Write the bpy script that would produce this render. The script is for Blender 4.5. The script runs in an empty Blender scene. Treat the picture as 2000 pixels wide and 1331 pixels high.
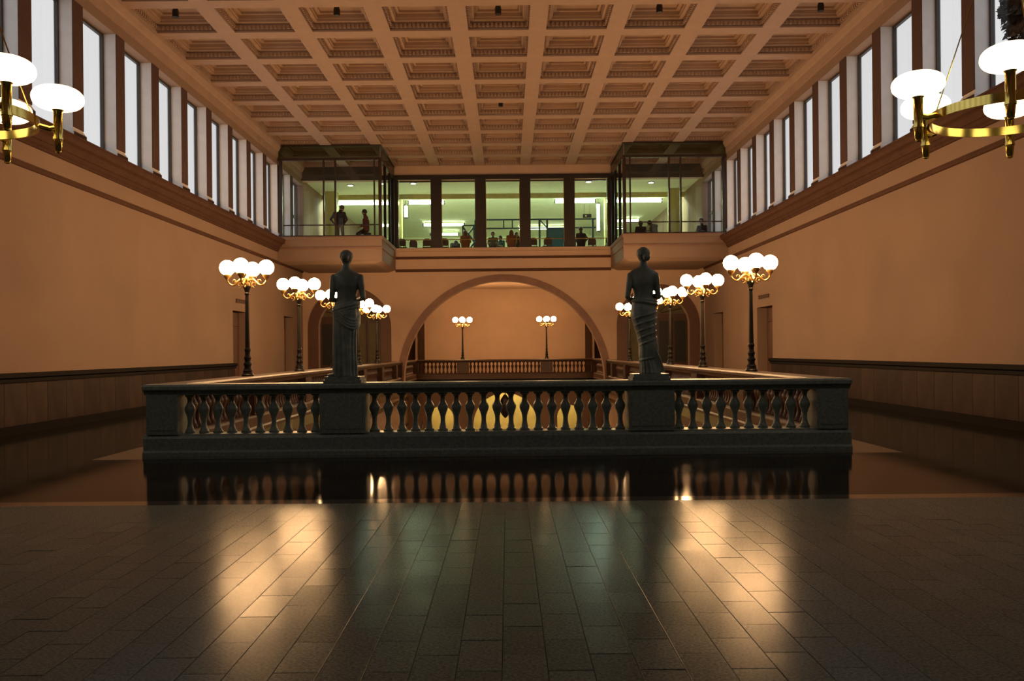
import bpy, bmesh, math, random
from mathutils import Vector, Matrix
random.seed(7)
PI = math.pi
S = bpy.context.scene
COL = S.collection

# ------------------------------------------------------------------ camera / sky / exposure
F_PX = 1684.0
cam_d = bpy.data.cameras.new('camera'); cam = bpy.data.objects.new('camera', cam_d); COL.objects.link(cam)
cam_d.sensor_width = 36.0; cam_d.lens = F_PX / 2000 * 36
cam_d.shift_x = 8.4 / 2000; cam_d.shift_y = 20 / 2000
cam_d.clip_end = 300
EYE = Vector((0.17, 0, 1.57))
cam.matrix_world = Matrix.Translation(EYE) @ Matrix.Rotation(PI / 2, 4, 'X') @ Matrix.Rotation(math.radians(-0.55), 4, 'Z')
S.camera = cam

world = bpy.data.worlds.new('overcast_sky'); S.world = world; world.use_nodes = True
bg = world.node_tree.nodes['Background']
bg.inputs['Color'].default_value = (1.0, 0.985, 0.955, 1); bg.inputs['Strength'].default_value = 0.88
S.view_settings.view_transform = 'Standard'; S.view_settings.look = 'None'
S.view_settings.gamma = 1; S.view_settings.use_curve_mapping = False
S.view_settings.exposure = 0.0
S.cycles.use_denoising = True
S.cycles.sample_clamp_indirect = 6
S.cycles.caustics_reflective = False; S.cycles.caustics_refractive = False
LAMP_E = 78.0          # opal globes of the lamp standards
CHAND_E = 2.6
TUBE_E = 28.0

# ------------------------------------------------------------------ materials
def mat(name, col, rough=0.6, metal=0.0, var=0.12, scale=6.0, bump=0.0, bscale=60.0, coat=0.0, spec=0.5, stretch=None, rvar=0.0):
    m = bpy.data.materials.new(name); m.use_nodes = True
    nt = m.node_tree; b = nt.nodes['Principled BSDF']
    b.inputs['Roughness'].default_value = rough; b.inputs['Metallic'].default_value = metal
    b.inputs['Specular IOR Level'].default_value = spec
    b.inputs['Coat Weight'].default_value = coat
    tc = nt.nodes.new('ShaderNodeTexCoord'); mp = nt.nodes.new('ShaderNodeMapping')
    nt.links.new(tc.outputs['Object'], mp.inputs['Vector'])
    if stretch: mp.inputs['Scale'].default_value = stretch
    n = nt.nodes.new('ShaderNodeTexNoise'); n.inputs['Scale'].default_value = scale; n.inputs['Detail'].default_value = 5
    nt.links.new(mp.outputs['Vector'], n.inputs['Vector'])
    r = nt.nodes.new('ShaderNodeValToRGB')
    r.color_ramp.elements[0].position = 0.3; r.color_ramp.elements[1].position = 0.7
    r.color_ramp.elements[0].color = tuple(c * (1 - var) for c in col) + (1,)
    r.color_ramp.elements[1].color = tuple(min(1, c * (1 + var)) for c in col) + (1,)
    nt.links.new(n.outputs['Fac'], r.inputs['Fac']); nt.links.new(r.outputs['Color'], b.inputs['Base Color'])
    if rvar:
        mr = nt.nodes.new('ShaderNodeMapRange')
        mr.inputs['To Min'].default_value = max(0.01, rough - rvar); mr.inputs['To Max'].default_value = rough + rvar
        nt.links.new(n.outputs['Fac'], mr.inputs['Value']); nt.links.new(mr.outputs['Result'], b.inputs['Roughness'])
    if bump:
        n2 = nt.nodes.new('ShaderNodeTexNoise'); n2.inputs['Scale'].default_value = bscale; n2.inputs['Detail'].default_value = 4
        nt.links.new(mp.outputs['Vector'], n2.inputs['Vector'])
        bp = nt.nodes.new('ShaderNodeBump'); bp.inputs['Strength'].default_value = bump; bp.inputs['Distance'].default_value = 0.02
        nt.links.new(n2.outputs['Fac'], bp.inputs['Height']); nt.links.new(bp.outputs['Normal'], b.inputs['Normal'])
    return m

def emit(name, col, strength):
    m = bpy.data.materials.new(name); m.use_nodes = True
    b = m.node_tree.nodes['Principled BSDF']
    b.inputs['Base Color'].default_value = (0.8, 0.8, 0.78, 1)
    b.inputs['Emission Color'].default_value = (*col, 1); b.inputs['Emission Strength'].default_value = strength
    return m

def glassmat(name, tint, refl=1.0, ior=1.45):
    m = bpy.data.materials.new(name); m.use_nodes = True
    nt = m.node_tree; nt.nodes.clear()
    o = nt.nodes.new('ShaderNodeOutputMaterial'); mx = nt.nodes.new('ShaderNodeMixShader')
    t = nt.nodes.new('ShaderNodeBsdfTransparent'); g = nt.nodes.new('ShaderNodeBsdfGlossy'); fr = nt.nodes.new('ShaderNodeFresnel')
    t.inputs['Color'].default_value = (*tint, 1); g.inputs['Roughness'].default_value = 0.02
    g.inputs['Color'].default_value = (refl, refl, refl, 1)
    ge = nt.nodes.new('ShaderNodeNewGeometry'); mi = nt.nodes.new('ShaderNodeMapRange')   # same Fresnel on both faces of the pane
    mi.inputs['To Min'].default_value = ior; mi.inputs['To Max'].default_value = 1 / ior
    nt.links.new(ge.outputs['Backfacing'], mi.inputs['Value']); nt.links.new(mi.outputs['Result'], fr.inputs['IOR'])
    nt.links.new(fr.outputs[0], mx.inputs[0]); nt.links.new(t.outputs[0], mx.inputs[1]); nt.links.new(g.outputs[0], mx.inputs[2])
    nt.links.new(mx.outputs[0], o.inputs[0])
    return m

M = {}
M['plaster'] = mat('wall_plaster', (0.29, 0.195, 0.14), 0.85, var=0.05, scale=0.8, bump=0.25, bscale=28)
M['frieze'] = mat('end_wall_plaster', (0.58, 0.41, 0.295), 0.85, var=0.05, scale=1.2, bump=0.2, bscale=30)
M['parapet'] = mat('parapet_stone', (0.27, 0.185, 0.135), 0.8, var=0.05, scale=1.2, bump=0.2, bscale=30)
M['brownstone'] = mat('brown_pillar_facing', (0.10, 0.058, 0.048), 0.75, var=0.08, scale=4, spec=0.15)
M['ceil'] = mat('coffered_plaster', (0.41, 0.285, 0.215), 0.8, var=0.06, scale=2, bump=0.15, bscale=40)
M['cornice'] = mat('brown_cornice_stone', (0.095, 0.048, 0.032), 0.8, var=0.10, scale=3, spec=0.1)
M['pillar'] = mat('pillar_stone', (0.80, 0.77, 0.75), 0.75, var=0.06, scale=3, bump=0.15, bscale=50)
M['backlit_dark'] = mat('backlit_dark_stone', (0.028, 0.019, 0.016), 0.45, var=0.1, scale=4)  # pier stone darkened: its backlit shade is put into the colour
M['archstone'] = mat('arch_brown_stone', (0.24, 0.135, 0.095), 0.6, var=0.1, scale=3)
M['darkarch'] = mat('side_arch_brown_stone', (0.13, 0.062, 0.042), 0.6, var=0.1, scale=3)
M['bulk'] = mat('dark_olive_bulkhead', (0.04, 0.038, 0.026), 0.6)
M['marble'] = mat('dark_polished_marble', (0.016, 0.014, 0.014), 0.09, var=0.5, scale=1.7, spec=0.02, rvar=0.02)
M['band'] = mat('dark_red_marble_band', (0.035, 0.02, 0.016), 0.10, var=0.3, scale=3)
M['border'] = mat('grey_stone_border', (0.11, 0.11, 0.10), 0.22, var=0.2, scale=3)
M['tiles'] = [mat('granite_floor_tile_%d' % i, c, 0.19, var=0.45, scale=55, rvar=0.05, spec=0.025, bump=0.02, bscale=90) for i, c in
              enumerate([(0.125, 0.162, 0.150), (0.114, 0.148, 0.136), (0.136, 0.172, 0.160), (0.122, 0.153, 0.146)])]
M['joint'] = mat('dark_tile_joint', (0.03, 0.028, 0.022), 0.6)
M['balust'] = mat('green_grey_granite', (0.20, 0.265, 0.265), 0.36, var=0.25, scale=25)
M['balust_brown'] = mat('dark_brown_marble_balustrade', (0.10, 0.055, 0.040), 0.42, var=0.25, scale=12)
M['fascia'] = mat('brown_slab_edge', (0.16, 0.09, 0.06), 0.5, var=0.15)
M['cream'] = mat('lower_hall_cream', (0.62, 0.47, 0.36), 0.8, var=0.06, scale=1.5)
M['lowerend'] = mat('lower_hall_tan', (0.30, 0.20, 0.14), 0.8, var=0.08, scale=1.5)
M['yellow'] = mat('lower_room_yellow', (0.80, 0.62, 0.22), 0.8, var=0.15, scale=1.3)
M['lfloor'] = mat('lower_floor_stone', (0.3, 0.22, 0.16), 0.4, var=0.15)
M['dado'] = [mat('brown_dado_marble_%d' % i, c, 0.5, var=0.35, scale=2.2, spec=0.12, stretch=(1, 1, 0.5)) for i, c in
             enumerate([(0.042, 0.026, 0.021), (0.035, 0.022, 0.018), (0.049, 0.030, 0.023)])]
M['dadocap'] = mat('black_brown_dado_cap', (0.012, 0.009, 0.008), 0.7, spec=0.08)
M['wood'] = mat('dark_door_wood', (0.065, 0.030, 0.018), 0.4, var=0.3, scale=5, stretch=(6, 6, 0.6))
M['wood2'] = mat('red_brown_wood', (0.10, 0.048, 0.03), 0.45, var=0.2, scale=5, stretch=(6, 6, 0.6))
M['doorlight'] = mat('tan_door_panel', (0.17, 0.095, 0.06), 0.5, var=0.12, scale=4)
M['olive'] = mat('olive_door_curtain', (0.10, 0.085, 0.035), 0.6, var=0.2)
M['iron'] = mat('black_cast_iron', (0.022, 0.020, 0.018), 0.35, metal=0.4, var=0.2)
M['gold'] = mat('gilded_bronze', (0.62, 0.40, 0.14), 0.30, metal=0.9, var=0.15, scale=12)
M['brass'] = mat('polished_brass', (0.78, 0.60, 0.16), 0.16, metal=1.0, var=0.08)
M['bronze'] = mat('green_patina_bronze', (0.15, 0.19, 0.17), 0.50, metal=0.25, var=0.35, scale=5, bump=0.3, bscale=25)
M['bronze_lit'] = mat('lit_patina_drapery', (0.20, 0.26, 0.24), 0.50, metal=0.2, var=0.35, scale=6, bump=0.3, bscale=25)  # paler than the body: light on the lower figure is in the colour
M['globe'] = emit('lit_opal_globe', (1.0, 0.56, 0.24), LAMP_E)
M['disc'] = emit('lit_opal_disc', (1.0, 0.83, 0.50), CHAND_E)
M['tube'] = emit('fluorescent_tube', (0.80, 1.0, 0.62), TUBE_E)
M['tube_c'] = emit('cool_fluorescent_tube', (0.70, 1.0, 0.78), TUBE_E)
M['tube_d'] = emit('dim_fluorescent_tube', (0.80, 1.0, 0.62), 22)
M['cove'] = emit('added_cove_tube', (0.77, 1.0, 0.70), 185)  # only for the added tubes behind the cafe beam
M['down'] = emit('lit_downlight', (1.0, 0.95, 0.75), 6)
M['ylamp'] = emit('lower_room_lamp', (1.0, 0.80, 0.40), 130)
M['ylamp_fill'] = emit('added_stairwell_light', (1.0, 0.66, 0.38), 25)  # only for the added globes under the stairwell edge
M['frame'] = mat('dark_window_frame', (0.05, 0.045, 0.04), 0.5)
M['mull'] = mat('dark_bronze_mullion', (0.05, 0.03, 0.022), 0.35, metal=0.3)
M['black'] = mat('near_black_metal', (0.012, 0.012, 0.013), 0.4)
M['glass'] = glassmat('clear_glass', (0.97, 0.98, 0.97), 0.9)
M['wglass'] = glassmat('window_glass', (0.97, 0.98, 1.0), 0.6, 1.3)
M['smoke'] = glassmat('smoked_glass', (0.55, 0.58, 0.48), 0.5)
M['cafewall'] = mat('cafe_painted_wall', (0.84, 0.86, 0.62), 0.8, var=0.05)
M['cafeceil'] = mat('cafe_ceiling', (0.84, 0.88, 0.66), 0.85, var=0.05)
M['cafebeam'] = mat('cafe_wood_beam', (0.42, 0.33, 0.14), 0.6)
M['cafepier'] = mat('cafe_ochre_pier', (0.55, 0.50, 0.20), 0.7, var=0.05)
M['cafefloor'] = mat('cafe_floor', (0.45, 0.42, 0.34), 0.5)
M['blue'] = mat('teal_blue_steel', (0.02, 0.10, 0.14), 0.4, var=0.1)
M['bluepanel'] = mat('blue_panel', (0.03, 0.17, 0.24), 0.5, var=0.1)
M['chair'] = mat('dark_red_chair', (0.06, 0.025, 0.02), 0.6)
M['leaf'] = mat('dark_leaf', (0.012, 0.018, 0.012), 0.6)
M['skin'] = mat('skin', (0.35, 0.20, 0.13), 0.6)
M['hair_dark'] = mat('dark_hair', (0.012, 0.009, 0.008), 0.6)
M['hair_brown'] = mat('brown_hair', (0.10, 0.042, 0.018), 0.6)
for nm, c in dict(navy=(0.007, 0.008, 0.018), khaki=(0.10, 0.09, 0.06), maroon=(0.10, 0.025, 0.022), blackc=(0.010, 0.010, 0.012),
                  grey=(0.16, 0.19, 0.15), rust=(0.22, 0.075, 0.03), olive_c=(0.10, 0.10, 0.055), teal=(0.02, 0.08, 0.07)).items():
    M[nm] = mat('cloth_' + nm, c, 0.9, var=0.15, scale=14)

# ------------------------------------------------------------------ mesh builder
class MB:
    def __init__(self): self.v = []; self.f = []
    def add(self, vs, fs):
        o = len(self.v); self.v += [tuple(p) for p in vs]; self.f += [tuple(i + o for i in f) for f in fs]; return self
    def box(self, x0, x1, y0, y1, z0, z1):
        if x0 > x1: x0, x1 = x1, x0
        vs = [(x, y, z) for z in (z0, z1) for y in (y0, y1) for x in (x0, x1)]
        return self.add(vs, [(0, 2, 3, 1), (4, 5, 7, 6), (0, 1, 5, 4), (2, 6, 7, 3), (0, 4, 6, 2), (1, 3, 7, 5)])
    def lathe(self, prof, n=16, c=(0, 0, 0), sq=False):
        vs = []; fs = []
        for (r, z) in prof:
            for i in range(n):
                a = 2 * PI * (i + 0.5) / n
                vs.append((c[0] + r * math.cos(a), c[1] + r * math.sin(a), c[2] + z))
        for j in range(len(prof) - 1):
            for i in range(n):
                k = (i + 1) % n
                fs.append((j * n + i, j * n + k, (j + 1) * n + k, (j + 1) * n + i))
        fs.append(tuple(reversed(range(n)))); fs.append(tuple(range((len(prof) - 1) * n, len(prof) * n)))
        return self.add(vs, fs)
    def tube(self, pts, r, n=8, taper=None):
        pts = [Vector(p) for p in pts]; vs = []; fs = []
        up = Vector((0.13, 0.31, 0.94)); m = len(pts)
        for j, p in enumerate(pts):
            d = (pts[min(j + 1, m - 1)] - pts[max(j - 1, 0)]).normalized()
            a = d.cross(up)
            if a.length < 0.05: a = d.cross(Vector((1, 0, 0)))
            a.normalize(); b = d.cross(a)
            rr = r if taper is None else r * taper[j]
            for i in range(n):
                t = 2 * PI * i / n
                vs.append(p + a * rr * math.cos(t) + b * rr * math.sin(t))
        for j in range(m - 1):
            for i in range(n):
                k = (i + 1) % n
                fs.append((j * n + i, j * n + k, (j + 1) * n + k, (j + 1) * n + i))
        fs.append(tuple(reversed(range(n)))); fs.append(tuple(range((m - 1) * n, m * n)))
        return self.add(vs, fs)
    def ball(self, c, rx, ry=None, rz=None, n=16, m=10):
        ry = rx if ry is None else ry; rz = rx if rz is None else rz
        vs = [(c[0], c[1], c[2] - rz)]; fs = []
        for j in range(1, m):
            t = -PI / 2 + PI * j / m
            for i in range(n):
                a = 2 * PI * i / n
                vs.append((c[0] + rx * math.cos(t) * math.cos(a), c[1] + ry * math.cos(t) * math.sin(a), c[2] + rz * math.sin(t)))
        vs.append((c[0], c[1], c[2] + rz)); top = len(vs) - 1
        for i in range(n):
            k = (i + 1) % n
            fs.append((0, 1 + k, 1 + i)); fs.append((top, 1 + (m - 2) * n + i, 1 + (m - 2) * n + k))
            for j in range(m - 2):
                fs.append((1 + j * n + i, 1 + j * n + k, 1 + (j + 1) * n + k, 1 + (j + 1) * n + i))
        return self.add(vs, fs)
    def sweep_y(self, prof, y0, y1):            # closed (x, z) polygon extruded along Y
        n = len(prof); vs = [(x, y0, z) for x, z in prof] + [(x, y1, z) for x, z in prof]
        fs = [(i, (i + 1) % n, n + (i + 1) % n, n + i) for i in range(n)] + [tuple(reversed(range(n))), tuple(range(n, 2 * n))]
        return self.add(vs, fs)
    def sweep_x(self, prof, x0, x1):            # closed (y, z) polygon extruded along X
        n = len(prof); vs = [(x0, y, z) for y, z in prof] + [(x1, y, z) for y, z in prof]
        fs = [(i, (i + 1) % n, n + (i + 1) % n, n + i) for i in range(n)] + [tuple(reversed(range(n))), tuple(range(n, 2 * n))]
        return self.add(vs, fs)
    def loft(self, rings):
        n = len(rings[0]); vs = [p for r in rings for p in r]; fs = []
        for j in range(len(rings) - 1):
            for i in range(n):
                k = (i + 1) % n
                fs.append((j * n + i, j * n + k, (j + 1) * n + k, (j + 1) * n + i))
        fs.append(tuple(reversed(range(n)))); fs.append(tuple(range((len(rings) - 1) * n, len(rings) * n)))
        return self.add(vs, fs)
    def mesh(self, name, m, smooth=False, org=(0, 0, 0)):
        me = bpy.data.meshes.new(name)
        me.from_pydata([(p[0] - org[0], p[1] - org[1], p[2] - org[2]) for p in self.v], [], self.f)
        bm = bmesh.new(); bm.from_mesh(me); bmesh.ops.recalc_face_normals(bm, faces=bm.faces); bm.to_mesh(me); bm.free()
        me.materials.append(m)
        if smooth:
            me.polygons.foreach_set('use_smooth', [True] * len(me.polygons))
            try: me.set_sharp_from_angle(angle=math.radians(42))
            except Exception: pass
        return me
    def build(self, name, m, parent=None, smooth=False, org=None):
        """world coordinates in; a child of an Empty is stored relative to that Empty"""
        o0 = org if org is not None else (tuple(parent.location) if parent is not None else (0, 0, 0))
        return link(name, self.mesh(name, m, smooth, o0), parent)

def link(name, me, parent=None, loc=None):
    o = bpy.data.objects.new(name, me); COL.objects.link(o)
    if parent is not None: o.parent = parent
    if loc is not None: o.location = loc
    return o
def tag(o, label=None, cat=None, group=None, kind=None):
    if label: o['label'] = label
    if cat: o['category'] = cat
    if group: o['group'] = group
    if kind: o['kind'] = kind
    return o
def empty(name, loc, label, cat, group=None, rz=0):
    o = bpy.data.objects.new(name, None); COL.objects.link(o); o.location = loc; o.rotation_euler = (0, 0, rz)
    o.empty_display_size = 0.1
    return tag(o, label, cat, group)
def struct(name, mb, m, label=None, smooth=False):
    o = mb.build(name, m, None, smooth) if mb is not None else link(name, None)
    o['kind'] = 'structure'
    if label: o['label'] = label
    return o
def copy_tree(root, loc=None, rz=None):
    def cp(o, par):
        c = o.copy(); COL.objects.link(c); c.parent = par
        for ch in o.children: cp(ch, c)
        return c
    r = cp(root, None)
    if loc is not None: r.location = loc
    if rz is not None: r.rotation_euler = (0, 0, rz)
    return r

# ------------------------------------------------------------------ dimensions
XW = 9.70; ZC = 10.52; YE = 41.6; YN = -4.2
PX_, PY_ = 2.17, 2.19
Z_SILL, Z_HEAD = 6.42, 9.70
VX = 4.92; VY0, VY1 = 13.65, 48.2          # stairwell opening
FLOORTOP = 0.0
Y_TILE, Y_BAND = 8.95, 9.20
pillar_y = [35.24 + PY_ * j for j in range(-17, 3)]

# ------------------------------------------------------------------ floors
fl = struct('floor', MB().box(-XW, XW, YN, Y_TILE, -0.25, -0.012), M['joint'], 'granite tiled floor with dark joints')
TW, TL = 0.225, 0.45
tiles = []
for i in range(-44, 43):
    x0 = 0.128 + i * TW
    if x0 < -XW or x0 + TW > XW: continue
    y, ln = Y_TILE, (TL / 2 if i % 2 else TL)
    while y > YN + 0.01:
        y1 = max(y - ln, YN); ln = TL
        tiles.append((x0, x0 + TW, y1, y)); y = y1
g = 0.0013
def px_of(X, Y, Z=0.0): return (991.6 + F_PX * (X - EYE.x) / Y, 685 + F_PX * (EYE.z - Z) / Y)
vis = []; rest = []
for t in tiles:
    cx, cy = (t[0] + t[1]) / 2, (t[2] + t[3]) / 2
    if cy > 3.7 and -40 < px_of(cx, cy)[0] < 2040: vis.append(t)
    else: rest.append(t)
vis.sort(key=lambda t: t[2])
rest += vis[300:]; vis = vis[:300]
full = {}
for t in vis:
    w, l = t[1] - t[0] - 2 * g, t[3] - t[2] - 2 * g
    k = (round(l, 3), random.randrange(4))
    if k not in full:
        mb = MB(); b = 0.0015
        mb.add([(-w/2, -l/2, -.012), (w/2, -l/2, -.012), (w/2, l/2, -.012), (-w/2, l/2, -.012),
                (-w/2, -l/2, -b), (w/2, -l/2, -b), (w/2, l/2, -b), (-w/2, l/2, -b),
                (-w/2+b, -l/2+b, 0), (w/2-b, -l/2+b, 0), (w/2-b, l/2-b, 0), (-w/2+b, l/2-b, 0)],
               [(8, 9, 10, 11)] + [(a, (a + 1) % 4, 4 + (a + 1) % 4, 4 + a) for a in range(4)] + [(4 + a, 4 + (a + 1) % 4, 8 + (a + 1) % 4, 8 + a) for a in range(4)])
        full[k] = mb.mesh('floor_tile', M['tiles'][k[1]])
    o = link('floor_tile', full[k], fl, ((t[0] + t[1]) / 2, (t[2] + t[3]) / 2, 0))
    o.rotation_euler = (random.gauss(0, 0.0035), random.gauss(0, 0.0035), 0)
mb = MB()
for t in rest: mb.box(t[0] + g, t[1] - g, t[2] + g, t[3] - g, -0.0125, 0)
o = mb.build('floor_tiling', M['tiles'][0], fl); o['kind'] = 'stuff'

struct('floor_band', MB().box(-XW, XW, Y_TILE, Y_BAND, -0.25, 0), M['band'], 'narrow dark marble band across the floor')
mb = MB().box(-XW, XW, Y_BAND, 12.85, -0.25, 0)
for s in (-1, 1): mb.box(s * 6.05, s * XW, 12.85, YE, -0.25, 0)
struct('floor_marble', mb, M['marble'], 'dark polished marble floor around the stairwell')
mb = MB().box(-6.05, 6.05, 12.85, VY0, -0.25, 0)
for s in (-1, 1): mb.box(s * VX, s * 6.05, VY0, YE, -0.25, 0)
struct('floor_border', mb, M['border'], 'grey stone border strip under the balustrade')
mb = MB().box(-XW, XW, VY1, 54, -0.25, 0)
for s in (-1, 1): mb.box(s * VX, s * XW, YE, VY1, -0.25, 0)
struct('floor_landing', mb, M['marble'], 'dark landing floor beyond the arch')
mb = MB()                                           # brown slab edge all round the stairwell
for s in (-1, 1): mb.box(s * VX, s * (VX + 0.7), VY0, VY1, -0.50, -0.25)
mb.box(-VX - .7, VX + .7, VY0 - 0.4, VY0, -0.5, -0.25).box(-VX - .7, VX + .7, VY1, VY1 + 0.8, -0.5, -0.25)
struct('trim_1', mb, M['fascia'], 'brown edge of the floor slab round the stairwell')

# ------------------------------------------------------------------ coffered ceiling
ce = struct('ceiling', MB().box(-10.3, 10.3, YN - .3, 64.3, ZC + 0.50, ZC + 0.75), M['ceil'], 'coffered plaster ceiling')
def coffer_mesh():
    mb = MB(); lv = [(0, 0), (0.24, 0), (0.24, 0.05), (0.215, 0.05), (0.215, 0.075), (0.25, 0.20), (0.25, 0.235), (0.40, 0.235), (0.40, 0.30), (0.42, 0.31), (0.42, 0.41), (0.52, 0.41), (0.52, 0.47)]
    vs = []; fs = []
    for ins, z in lv:
        hx, hy = PX_ / 2 - ins, PY_ / 2 - ins
        vs += [(-hx, -hy, z), (hx, -hy, z), (hx, hy, z), (-hx, hy, z)]
    for j in range(len(lv) - 1):
        for i in range(4):
            k = (i + 1) % 4; fs.append((j * 4 + i, j * 4 + k, j * 4 + 4 + k, j * 4 + 4 + i))
    e = (len(lv) - 1) * 4; fs.append((e, e + 1, e + 2, e + 3))
    mb.add(vs, fs)
    for ax, h, o in ((0, PX_ / 2, PY_ / 2), (1, PY_ / 2, PX_ / 2)):
        n = 14; L = 2 * (h - 0.25)
        for i in range(n):
            c = -L / 2 + L * (i + 0.5) / n
            for s in (-1, 1):
                a, b = s * (o - 0.25), s * (o - 0.30)
                if ax == 0: mb.box(c - .030, c + .030, min(a, b), max(a, b), 0.085, 0.185)
                else: mb.box(min(a, b), max(a, b), c - .030, c + .030, 0.085, 0.185)
    return mb.mesh('coffer', M['ceil'])
cm = coffer_mesh()
row_y = [35.24 + PY_ * (j + 0.5) for j in range(-18, 3)]
for y in row_y:
    for i in range(-4, 5): link('coffer', cm, ce, (i * PX_, y, ZC))

# ------------------------------------------------------------------ side walls, windows, dado, doors
wn = 0; dn = 0; tn = 1
DOORS = [(31.0, 32.9, 3.12), (38.1, 39.8, 3.2)]
def sidewall(s):
    global wn, dn, tn
    side = 'left' if s < 0 else 'right'
    X = lambda d: s * (XW - d)                      # d metres into the room from the wall face
    mb = MB(); y = YN
    for (a, b, h) in DOORS:
        mb.box(X(0), X(-.45), y, a, -0.25, Z_SILL).box(X(0), X(-.45), a, b, h, Z_SILL); y = b
    mb.box(X(0), X(-.45), y, 54, -0.25, 5.45).box(X(0), X(-.45), y, 64, 5.45, Z_SILL)
    mb.box(X(0), X(-.45), YN, 64, Z_HEAD, ZC + .5)          # lintel
    mb.box(X(0), X(-.45), 41.9, 64, Z_SILL, Z_HEAD)         # blind wall beside the cafe
    mb.box(X(0), X(-.45), YN, pillar_y[0] - .24, Z_SILL, Z_HEAD)
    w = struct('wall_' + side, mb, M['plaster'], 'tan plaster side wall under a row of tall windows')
    # pillars between the windows
    pm = MB().box(s * -.0, s * .42, -.24, .24, 0.34, Z_HEAD - Z_SILL).mesh('pillar', M['pillar'])
    bmb = MB().box(s * -.045, s * .42, -.285, .285, 0, .26)
    bmb.add([(s * -.045, -.285, .26), (s * .42, -.285, .26), (s * .42, .285, .26), (s * -.045, .285, .26),
             (0, -.24, .345), (s * .42, -.24, .345), (s * .42, .24, .345), (0, .24, .345)],
            [(0, 1, 5, 4), (1, 2, 6, 5), (2, 3, 7, 6), (3, 0, 4, 7), (4, 5, 6, 7)])
    bmh = bmb.mesh('pillar_base', M['pillar'])
    fmh = MB().box(0, s * -.02, -.235, .235, .36, Z_HEAD - Z_SILL).mesh('pillar_facing', M['brownstone'])
    fbh = MB().box(s * -.04, s * -.065, -.28, .28, 0, .25).mesh('base_facing', M['brownstone'])
    for y in pillar_y:
        p = link('pillar', pm, w, (s * XW, y, Z_SILL)); link('pillar_base', bmh, p); link('pillar_facing', fmh, p); link('base_facing', fbh, p)
    # windows
    fx0, fx1 = XW + .30, XW + .38
    for k in range(len(pillar_y)):
        a = pillar_y[k] + .24
        b = pillar_y[k + 1] - .24 if k + 1 < len(pillar_y) else 41.9
        wn += 1
        mb = MB()
        for (y0, y1, z0, z1) in ((a, a + .05, Z_SILL, Z_HEAD), (b - .05, b, Z_SILL, Z_HEAD), (a + .05, b - .05, Z_SILL, Z_SILL + .07), (a + .05, b - .05, Z_HEAD - .07, Z_HEAD)):
            mb.box(s * fx0, s * fx1, y0, y1, z0, z1)
        r = struct('window_%d' % wn, None, None, 'tall narrow clerestory window between stone pillars'); r.location = (s * (XW + .3), (a + b) / 2, Z_SILL)
        mb.build('window_frame', M['frame'], r)
        MB().box(s * (fx0 + .035), s * (fx0 + .045), a + .05, b - .05, Z_SILL + .07, Z_HEAD - .07).build('pane', M['wglass'], r)
        if a > 36: MB().box(s * (fx0 - .02), s * fx1, a + .05, b - .05, 8.05, 8.16).build('transom', M['frame'], r)
    # cornice under the windows, string course, ceiling moulding
    P = lambda pr: [(X(d), z) for d, z in pr]
    tn += 1
    c = struct('trim_%d' % tn, MB().sweep_y(P([(-.02, 5.92), (.05, 5.92), (.05, 5.97), (.10, 6.00), (.10, 6.09), (.13, 6.09), (.22, 6.20), (.22, 6.23), (.30, 6.26), (.34, 6.33), (.34, 6.40), (.36, 6.40), (.36, 6.44), (-.02, 6.46)]), YN, 37.1), M['cornice'], 'dark brown moulded cornice below the side windows')
    tn += 1
    struct('trim_%d' % tn, MB().sweep_y(P([(-.02, 5.40), (.04, 5.42), (.06, 5.46), (.06, 5.52), (-.02, 5.54)]), YN, YE), M['cornice'], 'thin brown string moulding along the side wall')
    tn += 1
    struct('trim_%d' % tn, MB().sweep_y(P([(-.02, 9.98), (.03, 9.98), (.03, 10.04), (.05, 10.04), (.05, 10.26), (.09, 10.30), (.16, 10.44), (.16, ZC), (-.02, ZC)]), YN, YE), M['ceil'], 'plaster moulding where side wall meets the ceiling')
    # dado of marble panels
    d = struct('baseboard_' + side, MB().box(X(0), X(.045), YN, 31.0, 0, 1.05), M['joint'], 'brown marble dado of upright panels')
    MB().box(X(0), X(.13), YN, 31.0, 0, .17).build('plinth', M['dadocap'], d)
    MB().sweep_y(P([(-.0, 1.03), (.10, 1.03), (.10, 1.10), (.15, 1.13), (.15, 1.21), (0, 1.22)]), YN, 31.05).build('cap_rail', M['dadocap'], d)
    pms = [MB().box(0, s * -.02, -.389, .389, 0, .865).mesh('panel', m) for m in M['dado']]
    y = 31.0 - .395
    while y > YN + .3:
        link('panel', random.choice(pms), d, (X(.045), y, .168)); y -= .79
    # doorways
    for j, (a, b, h) in enumerate(DOORS):
        dn += 1
        r = struct('door_%d' % dn, None, None, 'recessed doorway in the tan side wall'); r.location = (X(-.4), (a + b) / 2, 0)
        MB().box(X(-.42), X(-.62), a - .1, b + .1, 0, h + .1).build('door_backing', M['wood'], r)
        md = (a + b) / 2
        for y0, y1 in ((a + .06, md - .01), (md + .01, b - .06)):
            lf = MB().box(X(-.36), X(-.42), y0, y1, 0.01, h - .55).build('door_leaf', M['doorlight'] if j else M['wood2'], r)
            for z0, z1 in ((.2, .95), (1.1, h - .75)):
                MB().box(X(-.345), X(-.36), y0 + .13, y1 - .13, z0, z1).build('door_panel', M['doorlight'] if j else M['wood2'], lf, org=tuple(r.location))
        MB().box(X(-.36), X(-.42), a + .06, b - .06, h - .53, h - .03).build('overpanel', M['wood2'], r)
    # small plaque over the first doorway
    r = empty('door_plaque', (X(0), 32.0, 3.42), 'small dark plaque above the recessed door on the %s statue side' % ('straight-skirted' if s < 0 else 'train-skirted'), 'sign', 'plaques over the side doors')
    MB().box(X(0.002), X(.03), 31.35, 32.6, 3.42, 3.55).build('plate', M['wood'], r)
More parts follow.
